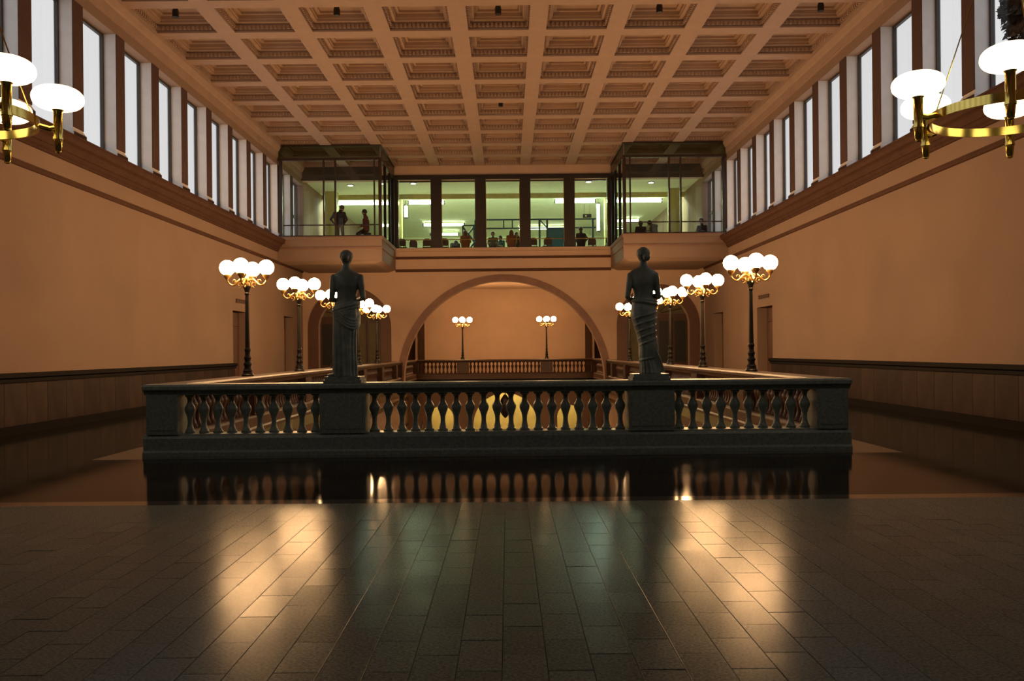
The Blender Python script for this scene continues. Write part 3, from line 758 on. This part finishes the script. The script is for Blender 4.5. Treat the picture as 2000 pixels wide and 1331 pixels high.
def ering(z, cx, cy, rx, ry, amp=0, k=9, ph=0, n=72):
    out = []
    for i in range(n):
        a = 2 * PI * i / n
        f = 1 + amp * (abs(math.sin(k * a / 2 + ph)) - .5) * 2 * .5 + amp * .4 * math.sin((k + 4) * a + ph * 2)
        out.append((cx + rx * f * math.cos(a), cy + ry * f * math.sin(a), z))
    return out
def hand(mb, p, d, side, sc=1.0):
    """palm, four fingers and thumb from wrist p along direction d"""
    p = Vector(p); d = Vector(d).normalized(); u = Vector((0, 0, 1)); w = d.cross(u)
    if w.length < .1: w = Vector((1, 0, 0))
    w.normalize(); nrm = w.cross(d).normalized()
    q = p + d * .085 * sc
    for k in (-1, 0, 1): cap(mb, p + w * .012 * k * sc, q + w * .026 * k * sc, .016 * sc, .014 * sc, 8)
    for k, L in zip((-1.5, -.5, .5, 1.5), (.062, .075, .08, .066)):
        a = q + w * .019 * k * sc; b = a + (d * .6 - nrm * .25) * L * sc; c = b + (d * .25 - nrm * .5) * L * sc
        cap(mb, a, b, .009 * sc, .0085 * sc, 6); cap(mb, b, c, .0085 * sc, .007 * sc, 6)
    a = p + d * .03 * sc - w * .03 * side * sc; b = a + (d * .6 - w * .7 * side) * .045 * sc; c = b + d * .04 * sc
    cap(mb, a, b, .012 * sc, .011 * sc, 6); cap(mb, b, c, .011 * sc, .008 * sc, 6)
def statue(x, label, kind):
    t = empty('statue', (x, YF, 1.10), label, 'statue', 'bronze statues on the balustrade')
    loc = Vector(t.location)
    MB().box(-.29, .29, -.25, .25, 0, .045).box(-.27, .27, -.23, .23, .045, .095).build('plinth', M['balust'], t, org=(0, 0, 0))
    Z = .095
    b = MB()
    if kind == 'L':
        hx, tx, wx, sx = .035, .045, .035, .25
    else:
        hx, tx, wx, sx = -.07, -.08, -.075, .225
    # torso
    prof = [(1.02, wx, .185, .14), (1.12, wx, .165, .125), (1.20, wx, .152, .115), (1.29, tx, .156, .118), (1.40, tx, .180, .128), (1.48, tx, .208, .120), (1.55, tx, .218, .105), (1.60, tx, .185, .090), (1.64, tx, .115, .078), (1.66, hx, .075, .066), (1.72, hx, .058, .058)]
    b.loft([ering(Z + z, cx, .0, rx, ry, n=32) for z, cx, rx, ry in prof])
    b.ball((hx, .03, Z + 1.845), .086, .100, .120, 18, 14)                       # skull
    b.ball((hx, .075, Z + 1.80), .055, .060, .085, 14, 10)                       # face
    b.ball((hx, .135, Z + 1.825), .014, .020, .024, 8, 6)                        # nose
    b.tube([(hx, -.005, Z + 1.6), (hx, .015, Z + 1.78)], .056, 12)
    for sgn in (-1, 1):
        b.ball((hx + sgn * .078, .02, Z + 1.83), .012, .02, .032, 8, 6)          # ears
    arms = ({-1: ((tx - .205, -.005, 1.535), (tx - .235, -.03, 1.20), (tx - .10, .20, 1.16)), 1: ((tx + .205, -.005, 1.535), (tx + .255, -.045, 1.215), (tx + .12, .20, 1.20))}
            if kind == 'L' else
            {-1: ((tx - .192, -.005, 1.525), (tx - .25, -.05, 1.20), (tx - .14, .20, 1.10)), 1: ((tx + .192, -.005, 1.525), (tx + .235, -.03, 1.19), (tx + .10, .21, 1.24))})
    for sgn, (sh, el, hd) in arms.items():
        sh, el, hd = [Vector((p[0], p[1], p[2] + Z)) for p in (sh, el, hd)]
        cap(b, sh, el, .058, .043); cap(b, el, hd, .043, .032)
        hand(b, hd, hd - el, sgn, 1.0)
    remesh(b, M['bronze'], .010, 'body', t, 3)
    # hair
    h = MB(); h.ball((hx, .010, Z + 1.868), .102, .112, .105, 18, 14); h.ball((hx + (.0 if kind == 'L' else .035), -.095, Z + (1.84 if kind == 'L' else 1.80)), .058, .05, .058, 12, 10)
    for k in range(7):
        a = -PI + k * PI / 6; h.tube([(hx + .102 * math.cos(a), .012 + .112 * math.sin(a), Z + 1.85), (hx + .085 * math.cos(a), .01 + .092 * math.sin(a), Z + 1.92), (hx + .02 * math.cos(a), .01, Z + 1.965)], .012, 6)
    o = remesh(h, M['bronze'], .009, 'hair', t, 2)
    # keep the face free: hair sits behind y = .07
    d = MB()
    if kind == 'L':
        rows = [(0, .005, .185, .165, .16), (.10, .002, .182, .160, .16), (.35, -.002, .178, .150, .14), (.6, .0, .180, .148, .10), (.8, .012, .188, .152, .06), (.95, .025, .196, .158, .03), (1.08, .03, .188, .148, .02), (1.16, .03, .178, .132, .02)]
        d.loft([ering(Z + z, cx, 0, rx, ry, am, 15, .2 + z * .25) for z, cx, rx, ry, am in rows])
        for a in (-2.3, -1.9):
            d.ball((-.20, -.06, Z + .02), .07, .08, .03, 10, 6)                    # trailing hem
        body = remesh(d, M['bronze_lit'], .009, 'skirt', t, 1)
        w = MB()                                                                  # shawl wound round the hips
        for j, (z0, z1, r) in enumerate(((1.02, 1.13, .030), (1.06, 1.16, .024), (.98, 1.08, .024))):
            w.tube([(.03 + .195 * math.cos(a), .155 * math.sin(a), Z + z0 + (z1 - z0) * (.5 + .5 * math.cos(a))) for a in [2 * PI * i / 32 for i in range(33)]], r, 8)
        w.loft([ering(Z + z, .03, -.01, rx, ry, .03, 9, z * 2) for z, rx, ry in ((.86, .198, .165), (.95, .206, .168), (1.05, .200, .158), (1.10, .19, .148))])
        for j in range(4):                                                       # swag hanging on one side
            sw = [(.03 + .205 * math.cos(a), .168 * math.sin(a), Z + 1.0 - .045 * j - .13 * math.sin((a + 2.0) / 2.2 * PI)) for a in [-2.0 + 2.2 * i / 16 for i in range(17)]]
            w.tube(sw, .018, 8)
        remesh(w, M['bronze_lit'], .009, 'shawl', t, 1)
    else:
        rows = [(0, .02, .155, .150, .18), (.06, .01, .140, .142, .18), (.2, -.02, .118, .125, .16), (.35, -.03, .115, .120, .12), (.5, -.03, .125, .125, .08)]
        d.loft([ering(Z + z, cx, 0, rx, ry, am, 15, .3 + z * .3) for z, cx, rx, ry, am in rows])
        for j in range(5):                                                       # train fanning to one side
            d.tube([(.02 + .012 * j, -.05 - .015 * j, Z + .42), (.06 + .025 * j, -.075, Z + .2), (.09 + .032 * j, -.09 + .01 * j, Z + .03)], .026, 8)
        remesh(d, M['bronze_lit'], .009, 'skirt', t, 1)
        w = MB()
        rows = [(.22, -.02, .118, .128, .04), (.27, -.012, .142, .145, .05), (.36, -.002, .152, .152, .06), (.45, -.005, .148, .150, .06), (.6, -.03, .150, .150, .07), (.75, -.055, .175, .158, .06), (.90, -.072, .203, .165, .04), (1.0, -.072, .200, .160, .03), (1.10, -.065, .185, .145, .02), (1.17, -.06, .175, .13, .02)]
        w.loft([ering(Z + z, cx, 0, rx, ry, am, 7, .5 + z * 1.3) for z, cx, rx, ry, am in rows])
        for z0, z1, r in ((1.07, 1.14, .028), (1.12, 1.17, .02)):
            w.tube([(-.062 + .188 * math.cos(a), .148 * math.sin(a), Z + z0 + (z1 - z0) * (.5 - .5 * math.cos(a))) for a in [2 * PI * i / 32 for i in range(33)]], r, 8)
        def at(z):
            for (z0, c0, a0, b0, _), (z1, c1, a1, b1, _) in zip(rows, rows[1:]):
                if z0 <= z <= z1: u = (z - z0) / (z1 - z0); return c0 + (c1 - c0) * u, a0 + (a1 - a0) * u, b0 + (b1 - b0) * u
            return rows[-1][1:4]
        for j in range(5):                                                       # diagonal folds across the back
            path = []
            for i in range(15):
                a = -PI + PI * i / 14; zz = .98 - .10 * j - .16 * (1 - i / 14); c0, a0, b0 = at(zz)
                path.append((c0 + a0 * math.cos(a), b0 * 1.01 * math.sin(a), Z + zz))
            w.tube(path, .018, 6, [.3 + .6 * math.sin(PI * i / 14) for i in range(15)])
        w.tube([(-.02 + .125 * math.cos(a), .135 * math.sin(a), Z + .235 + .03 * math.cos(a)) for a in [2 * PI * i / 30 for i in range(31)]], .017, 8)
        remesh(w, M['bronze_lit'], .009, 'overskirt', t, 1)
    return t
statue(-2.365, 'dark bronze woman seen from behind, straight pleated skirt and shawl knotted round her hips', 'L')
statue(2.365, 'dark bronze woman seen from behind, overskirt gathered at the knees and a fanning train skirt', 'R')

# ------------------------------------------------------------------ chandeliers
def chandelier(x, y, z, rot, label):
    t = empty('chandelier', (x, y, z), label, 'chandelier', 'brass ring chandeliers')
    Rr, Rd = .75, .93
    L = lambda p: (p[0], p[1], p[2])
    n = 48; vs = []; fs = []
    for i in range(n):
        a = 2 * PI * i / n
        for r, zz in ((Rr - .012, -.045), (Rr + .012, -.045), (Rr + .012, .045), (Rr - .012, .045)): vs.append((r * math.cos(a), r * math.sin(a), zz))
    for i in range(n):
        k = (i + 1) % n
        for j in range(4): fs.append((i * 4 + j, i * 4 + (j + 1) % 4, k * 4 + (j + 1) % 4, k * 4 + j))
    MB().add(vs, fs).build('ring', M['brass'], t, True, org=(0, 0, 0))
    for k in range(6):
        a = rot + k * PI / 3; c = (Rd * math.cos(a), Rd * math.sin(a), 0); ca, sa = math.cos(a), math.sin(a)
        MB().tube([(Rr * ca, Rr * sa, 0), ((Rr + .1) * ca, (Rr + .1) * sa, -.02), (c[0], c[1], 0)], .03, 8).build('bracket', M['brass'], t, True, org=(0, 0, 0))
        MB().lathe([(.045, -.10), (.045, .17), (.06, .19), (.04, .2)], 16, c).build('stem', M['brass'], t, True, org=(0, 0, 0))
        MB().lathe([(.004, -.27), (.03, -.262), (.03, -.24), (.034, -.235), (.045, -.13), (.052, -.125), (.052, -.10)], 16, c).build('finial', M['brass'], t, True, org=(0, 0, 0))
        mb = MB(); pr = []
        for i in range(17):                             # flattened opal bowl
            th = -PI / 2 + PI * i / 16
            pr.append((max(.002, .255 * math.copysign(abs(math.cos(th)) ** .75, 1)), .31 + .125 * math.copysign(abs(math.sin(th)) ** .9, math.sin(th))))
        mb.lathe(pr, 28, c).build('opal_bowl', M['disc'], t, True, org=(0, 0, 0))
    for k in range(3):
        a = math.radians(15) + k * 2 * PI / 3 + (PI / 6 if rot else 0)
        MB().tube([(Rr * math.cos(a), Rr * math.sin(a), .04), (.05 * math.cos(a), .05 * math.sin(a), 2.1)], .007, 6).build('cable', M['brass'], t, False, org=(0, 0, 0))
    MB().tube([(0, 0, 2.05), (0, 0, ZC + .4 - z)], .018, 8).build('rod', M['brass'], t, False, org=(0, 0, 0))
    return t
chandelier(-5.34, 8.6, 3.96, PI / 6, 'brass ring chandelier of opal bowls on the side of the straight-skirted statue')
chandelier(5.29, 8.75, 3.92, 0, 'brass ring chandelier of opal bowls in front of the leafy tree outside')

# ------------------------------------------------------------------ tree crown outside a window
t = empty('tree', (12.4, 19.6, ZL), 'dark leafy tree top outside the window behind a chandelier', 'tree')
rnd = random.Random(3); tx, ty = 12.4, 19.6
MB().tube([(tx, ty, ZL), (tx + .1, ty, 2), (tx, ty + .1, 8.3)], .22, 10, [1.2, .9, .3]).build('trunk', M['wood'], t, True)
mb = MB()
for k in range(3200):
    u, v, w = rnd.gauss(0, 1), rnd.gauss(0, 1), rnd.gauss(0, 1); l = math.sqrt(u * u + v * v + w * w); q = rnd.random() ** .33
    p = Vector((tx + .85 * u / l * q, ty + .85 * v / l * q, 9.45 + 1.3 * w / l * q)); a = Vector((rnd.gauss(0, 1), rnd.gauss(0, 1), rnd.gauss(0, 1))).normalized(); b = a.orthogonal().normalized()
    mb.add([p - a * .13, p + b * .09, p + a * .13, p - b * .09], [(0, 1, 2, 3)])
mb.build('foliage', M['leaf'], t)['kind'] = 'stuff'

# ------------------------------------------------------------------ spotlights in the coffers
def spot(x, y, lab, grp):
    z = ZC + .47
    t = empty('ceiling_spotlight', (x, y, z - .16), lab, 'spotlight', grp)
    MB().lathe([(.10, .15), (.10, .16)], 14, (x, y, z - .16)).build('mount', M['black'], t, True)
    MB().lathe([(.085, -.20), (.09, -.05), (.06, .05), (.03, .155)], 14, (x, y, z - .16)).build('housing', M['black'], t, True)
yr = 35.24 - 5.5 * PY_
for i in (-4, -2, 0, 2, 4):
    sd = 'straight-skirted' if i < 0 else 'train-skirted'
    spot(i * PX_, yr, 'dark spotlight in the middle coffer of the row of five' if i == 0 else 'dark coffer spotlight %s on the %s statue side' % ('against the windows' if abs(i) == 4 else 'two coffers off the middle', sd), 'row of coffer spotlights')
spot(0, 35.24 - 1.5 * PY_, 'single dark spotlight in a middle coffer before the glass boxes', 'lone coffer spotlight')

# ------------------------------------------------------------------ people and chairs in the cafe
def person(loc, rz, label, joints, cols, hair='hair_dark', group='people in the upper cafe'):
    t = empty('person', loc, label, 'person', group, rz)
    mb = MB(); segs = []
    J = {k: Vector(v) for k, v in joints.items()}
    def seg(a, b, r0, r1, key):
        a = J[a] if isinstance(a, str) else Vector(a); b = J[b] if isinstance(b, str) else Vector(b)
        cap(mb, a, b, r0, r1, 10); segs.append((a, b, key, max(r0, r1)))
    J['head'] = J['neck'].lerp(J['head'], .84)
    pel, che, nk, hd = J['pelvis'], J['chest'], J['neck'], J['head']
    w = (J['sl'] - J['sr']).normalized()
    for k in (-.5, 0, .5):
        seg(pel + w * .18 * k, che + w * .27 * k, .125, .13, 'top')
    seg('sl', 'sr', .083, .083, 'top'); seg(che, nk, .12, .075, 'top'); seg(nk, hd, .062, .066, 'skin')
    for s in 'lr':
        seg('s' + s, 'e' + s, .070, .053, 'top'); seg('e' + s, 'w' + s, .046, .032, cols.get('fore', 'skin'))
        n0 = len(mb.v); hand(mb, J['w' + s], J['w' + s] - J['e' + s], 1 if s == 'l' else -1); segs.append((J['w' + s], J['w' + s] + (J['w' + s] - J['e' + s]).normalized() * .16, 'skin', .04))
        seg(pel + w * (.09 if s == 'l' else -.09), 'k' + s, .095, .062, 'leg'); seg('k' + s, 'a' + s, .060, .042, 'leg')
        f = J['a' + s] + Vector((0, .17, -.035)); seg(J['a' + s] + Vector((0, 0, -.03)), f, .045, .035, 'shoe')
    up = (hd - nk).normalized(); fw = Vector(joints.get('face', (0, 1, 0))).normalized()
    mb.ball(hd + up * .02, .090, .105, .125, 14, 10); mb.ball(hd + fw * .05 - up * .05, .05, .05, .06, 10, 8)
    mb.ball(hd + fw * .105 - up * .01, .013, .018, .022, 8, 6)
    segs.append((hd, hd + up * .03, 'skin', .12)); segs.append((hd + fw * .06, hd + fw * .1, 'skin', .05))
    ob = remesh(mb, M['skin'], .014, 'body', t, 2)
    me = ob.data; me.materials.clear()
    keys = ['skin', 'top', 'leg', 'shoe']; 
    for k in keys: me.materials.append(M[{'skin': 'skin', 'top': cols['top'], 'leg': cols['leg'], 'shoe': 'black'}[k]])
    def dist(p, a, b):
        d = b - a; u = max(0, min(1, (p - a).dot(d) / max(1e-6, d.length_squared))); return (p - a - d * u).length
    idx = []
    for p in me.polygons:
        c = p.center; best = min(segs, key=lambda s_: dist(c, s_[0], s_[1]) - s_[3]); kk = best[2]
        if kk not in keys: kk = 'top' if kk == cols['top'] else 'skin'
        idx.append(keys.index(kk))
    me.polygons.foreach_set('material_index', idx)
    hm = MB(); c = hd + up * .045 - fw * .022; hm.ball(c, .106, .114, .118, 14, 10)
    if cols.get('long'): hm.loft([ering(hd.z + .03 - .09 * i, hd.x - fw.x * .05, hd.y - fw.y * .05, .105 + .012 * i, .075, n=14) for i in range(4)])
    hm.build('hair', M[hair], t, True, org=(0, 0, 0))
    return t
def standing(**kw):
    j = dict(pelvis=(0, 0, .95), chest=(0, 0, 1.28), neck=(0, 0, 1.48), head=(0, .02, 1.62), sl=(-.18, 0, 1.40), sr=(.18, 0, 1.40), el=(-.26, -.03, 1.12), er=(.26, -.03, 1.12),
             wl=(-.27, .05, .88), wr=(.27, .05, .88), kl=(-.10, .02, .50), kr=(.10, .02, .50), al=(-.11, -.02, .085), ar=(.11, -.02, .085)); j.update(kw); return j
def sitting(**kw):
    j = dict(pelvis=(0, 0, .52), chest=(0, .03, .86), neck=(0, .05, 1.06), head=(0, .08, 1.19), sl=(-.18, .02, .98), sr=(.18, .02, .98), el=(-.24, .10, .74), er=(.24, .10, .74),
             wl=(-.16, .30, .76), wr=(.16, .30, .76), kl=(-.11, .42, .50), kr=(.11, .42, .50), al=(-.11, .40, .085), ar=(.11, .40, .085)); j.update(kw); return j
X = lambda px, Y: (px - 991.6) * Y / F_PX + EYE.x
# standing man, back turned, hands on the hips
person((X(667, 37.9), 37.9, ZF), 0, 'standing man in navy shirt and khaki trousers, seen from behind in the glass box',
       standing(pelvis=(-.02, 0, .97), chest=(-.04, .02, 1.32), neck=(-.0, .05, 1.53), head=(.08, .07, 1.68), sl=(-.24, 0, 1.43), sr=(.17, 0, 1.42), el=(-.40, -.06, 1.16), er=(.30, -.06, 1.14), wl=(-.26, .02, .97), wr=(.17, .02, .98), face=(.6, .6, -.3)),
       dict(top='navy', leg='khaki', fore='top'))
# perched figure facing the man
person((X(717, 37.95), 37.95, ZF), PI / 2, 'person in maroon top perched beside the standing man, in profile',
       sitting(pelvis=(0, -.02, .72), chest=(0, .0, 1.10), neck=(0, .03, 1.34), head=(0, .07, 1.48), sl=(-.17, 0, 1.26), sr=(.17, 0, 1.26), el=(-.20, -.02, .98), er=(.20, -.02, .98), wl=(-.15, .22, .86), wr=(.15, .24, .86), kl=(-.10, .36, .52), kr=(.10, .30, .55), al=(-.10, .42, .085), ar=(.10, .40, .085)),
       dict(top='maroon', leg='blackc', fore='top'))
t = empty('bar_stool', (X(718, 37.95) + .03, 37.95, ZF), 'tall stool under the person in the maroon top', 'stool')
cx, cy = t.location.x, t.location.y
MB().lathe([(.17, .50), (.18, .52), (.18, .55), (.16, .565)], 16, (cx, cy, ZF)).build('seat', M['chair'], t, True)
for k in range(4):
    a = PI / 4 + k * PI / 2; MB().tube([(cx + .11 * math.cos(a), cy + .11 * math.sin(a), ZF + .51), (cx + .19 * math.cos(a), cy + .19 * math.sin(a), ZF + .005)], .014, 8).build('leg', M['black'], t, True)
def chair(px, Y, rz, lab, mk='chair'):
    t = empty('cafe_chair', (X(px, Y), Y, ZF), lab, 'chair', 'chairs along the gallery windows', rz)
    MB().box(-.22, .22, -.22, .22, .43, .48).build('seat', M[mk], t, org=(0, 0, 0))
    vs = []; rows = [(-.2, .52), (-.21, .72), (-.17, .84), (-.08, .89), (.08, .89), (.17, .84), (.21, .72), (.2, .52)]
    mb = MB(); mb.add([(x, -.24, z) for x, z in rows] + [(x, -.20, z) for x, z in rows], [tuple(range(8)), tuple(reversed(range(8, 16)))] + [(i, (i + 1) % 8, 8 + (i + 1) % 8, 8 + i) for i in range(8)])
    mb.build('backrest', M[mk], t, org=(0, 0, 0))
    for sx in (-1, 1):
        for sy in (-1, 1):
            MB().tube([(sx * .19, sy * .19, .002), (sx * .19, sy * (.19 if sy > 0 else .21), .43 if sy > 0 else .55)], .016, 6).build('leg', M['black'], t, org=(0, 0, 0))
chair(788, 42.7, 0, 'dark red chair by the first gallery pane under the downlight')
chair(806, 43.2, .5, 'dark red chair turned aside by the first gallery pane')
chair(837, 42.7, 0, 'dark red chair half behind the first dark pier')
chair(869, 42.7, .2, 'dark red chair beside the crouching navy figure')
chair(1043, 42.8, 0, 'dark red chair in the pane with the blue panel, by the pier')
chair(1070, 42.7, .2, 'dark red chair in front of the blue panel')
chair(1192, 42.7, 0, 'dark red chair in the pane corner past the dark seated figure')
chair(1160, 43.0, -.3, 'dark red chair beside the dark seated figure')
person((X(890, 43.2), 43.2, ZF), 0, 'person in navy bending low beside the brown-haired person', sitting(pelvis=(0, 0, .5), chest=(0, .24, .66), neck=(.02, .40, .74), head=(.04, .50, .80), sl=(-.18, .34, .70), sr=(.18, .34, .70), el=(-.24, .42, .50), er=(.24, .42, .50), wl=(-.16, .58, .36), wr=(.16, .58, .36), face=(0, .8, -.6)), dict(top='navy', leg='blackc', fore='top'))
person((X(911, 42.75), 42.75, ZF), 0, 'brown-haired seated person in rust top, seen from behind', sitting(), dict(top='rust', leg='blackc', long=1), 'hair_brown')
person((X(965, 43.6), 43.6, ZF), PI, 'dark-haired seated person in pale grey shirt facing the hall', sitting(head=(0, .08, 1.22)), dict(top='grey', leg='blackc'))
person((X(981, 44.9), 44.9, ZF), 2.4, 'seated person in dark teal beside the pale grey shirt', sitting(), dict(top='teal', leg='blackc'))
person((X(1001, 42.75), 42.75, ZF), 0, 'seated person in rust brown with fair hair, back to the glass', sitting(), dict(top='rust', leg='blackc', long=1), 'hair_brown')
person((X(1016, 43.8), 43.8, ZF), PI, 'dark seated person leaning over beside a pier', sitting(head=(.12, .16, 1.2), neck=(.04, .1, 1.06)), dict(top='olive_c', leg='blackc'))
person((X(1137, 42.8), 42.8, ZF), .15, 'seated person in black with an elbow raised, beside the bright doorway', sitting(head=(.0, .06, 1.32), neck=(0, .04, 1.16), chest=(0, .02, .92), sl=(-.18, .02, 1.05), sr=(.18, .02, 1.05), er=(.33, .0, .86), wr=(.24, .2, .72)), dict(top='blackc', leg='blackc', fore='top'))
person((X(1254, 40.2), 40.2, ZF), 0, 'dark seated person, only head and shoulders above the glass box sill', sitting(), dict(top='blackc', leg='blackc', fore='top'))
person((X(1281, 39.5), 39.5, ZF), .9, 'seated person in grey leaning the head towards the companion in the glass box', sitting(head=(-.02, .26, 1.13), neck=(0, .16, 1.02), chest=(0, .08, .85)), dict(top='olive_c', leg='blackc', fore='top'))
person((X(1374, 40.0), 40.0, ZF), 2.6, 'dark figure seated by the outer end of the glass box', sitting(head=(.02, .1, 1.26)), dict(top='blackc', leg='blackc', fore='top'))
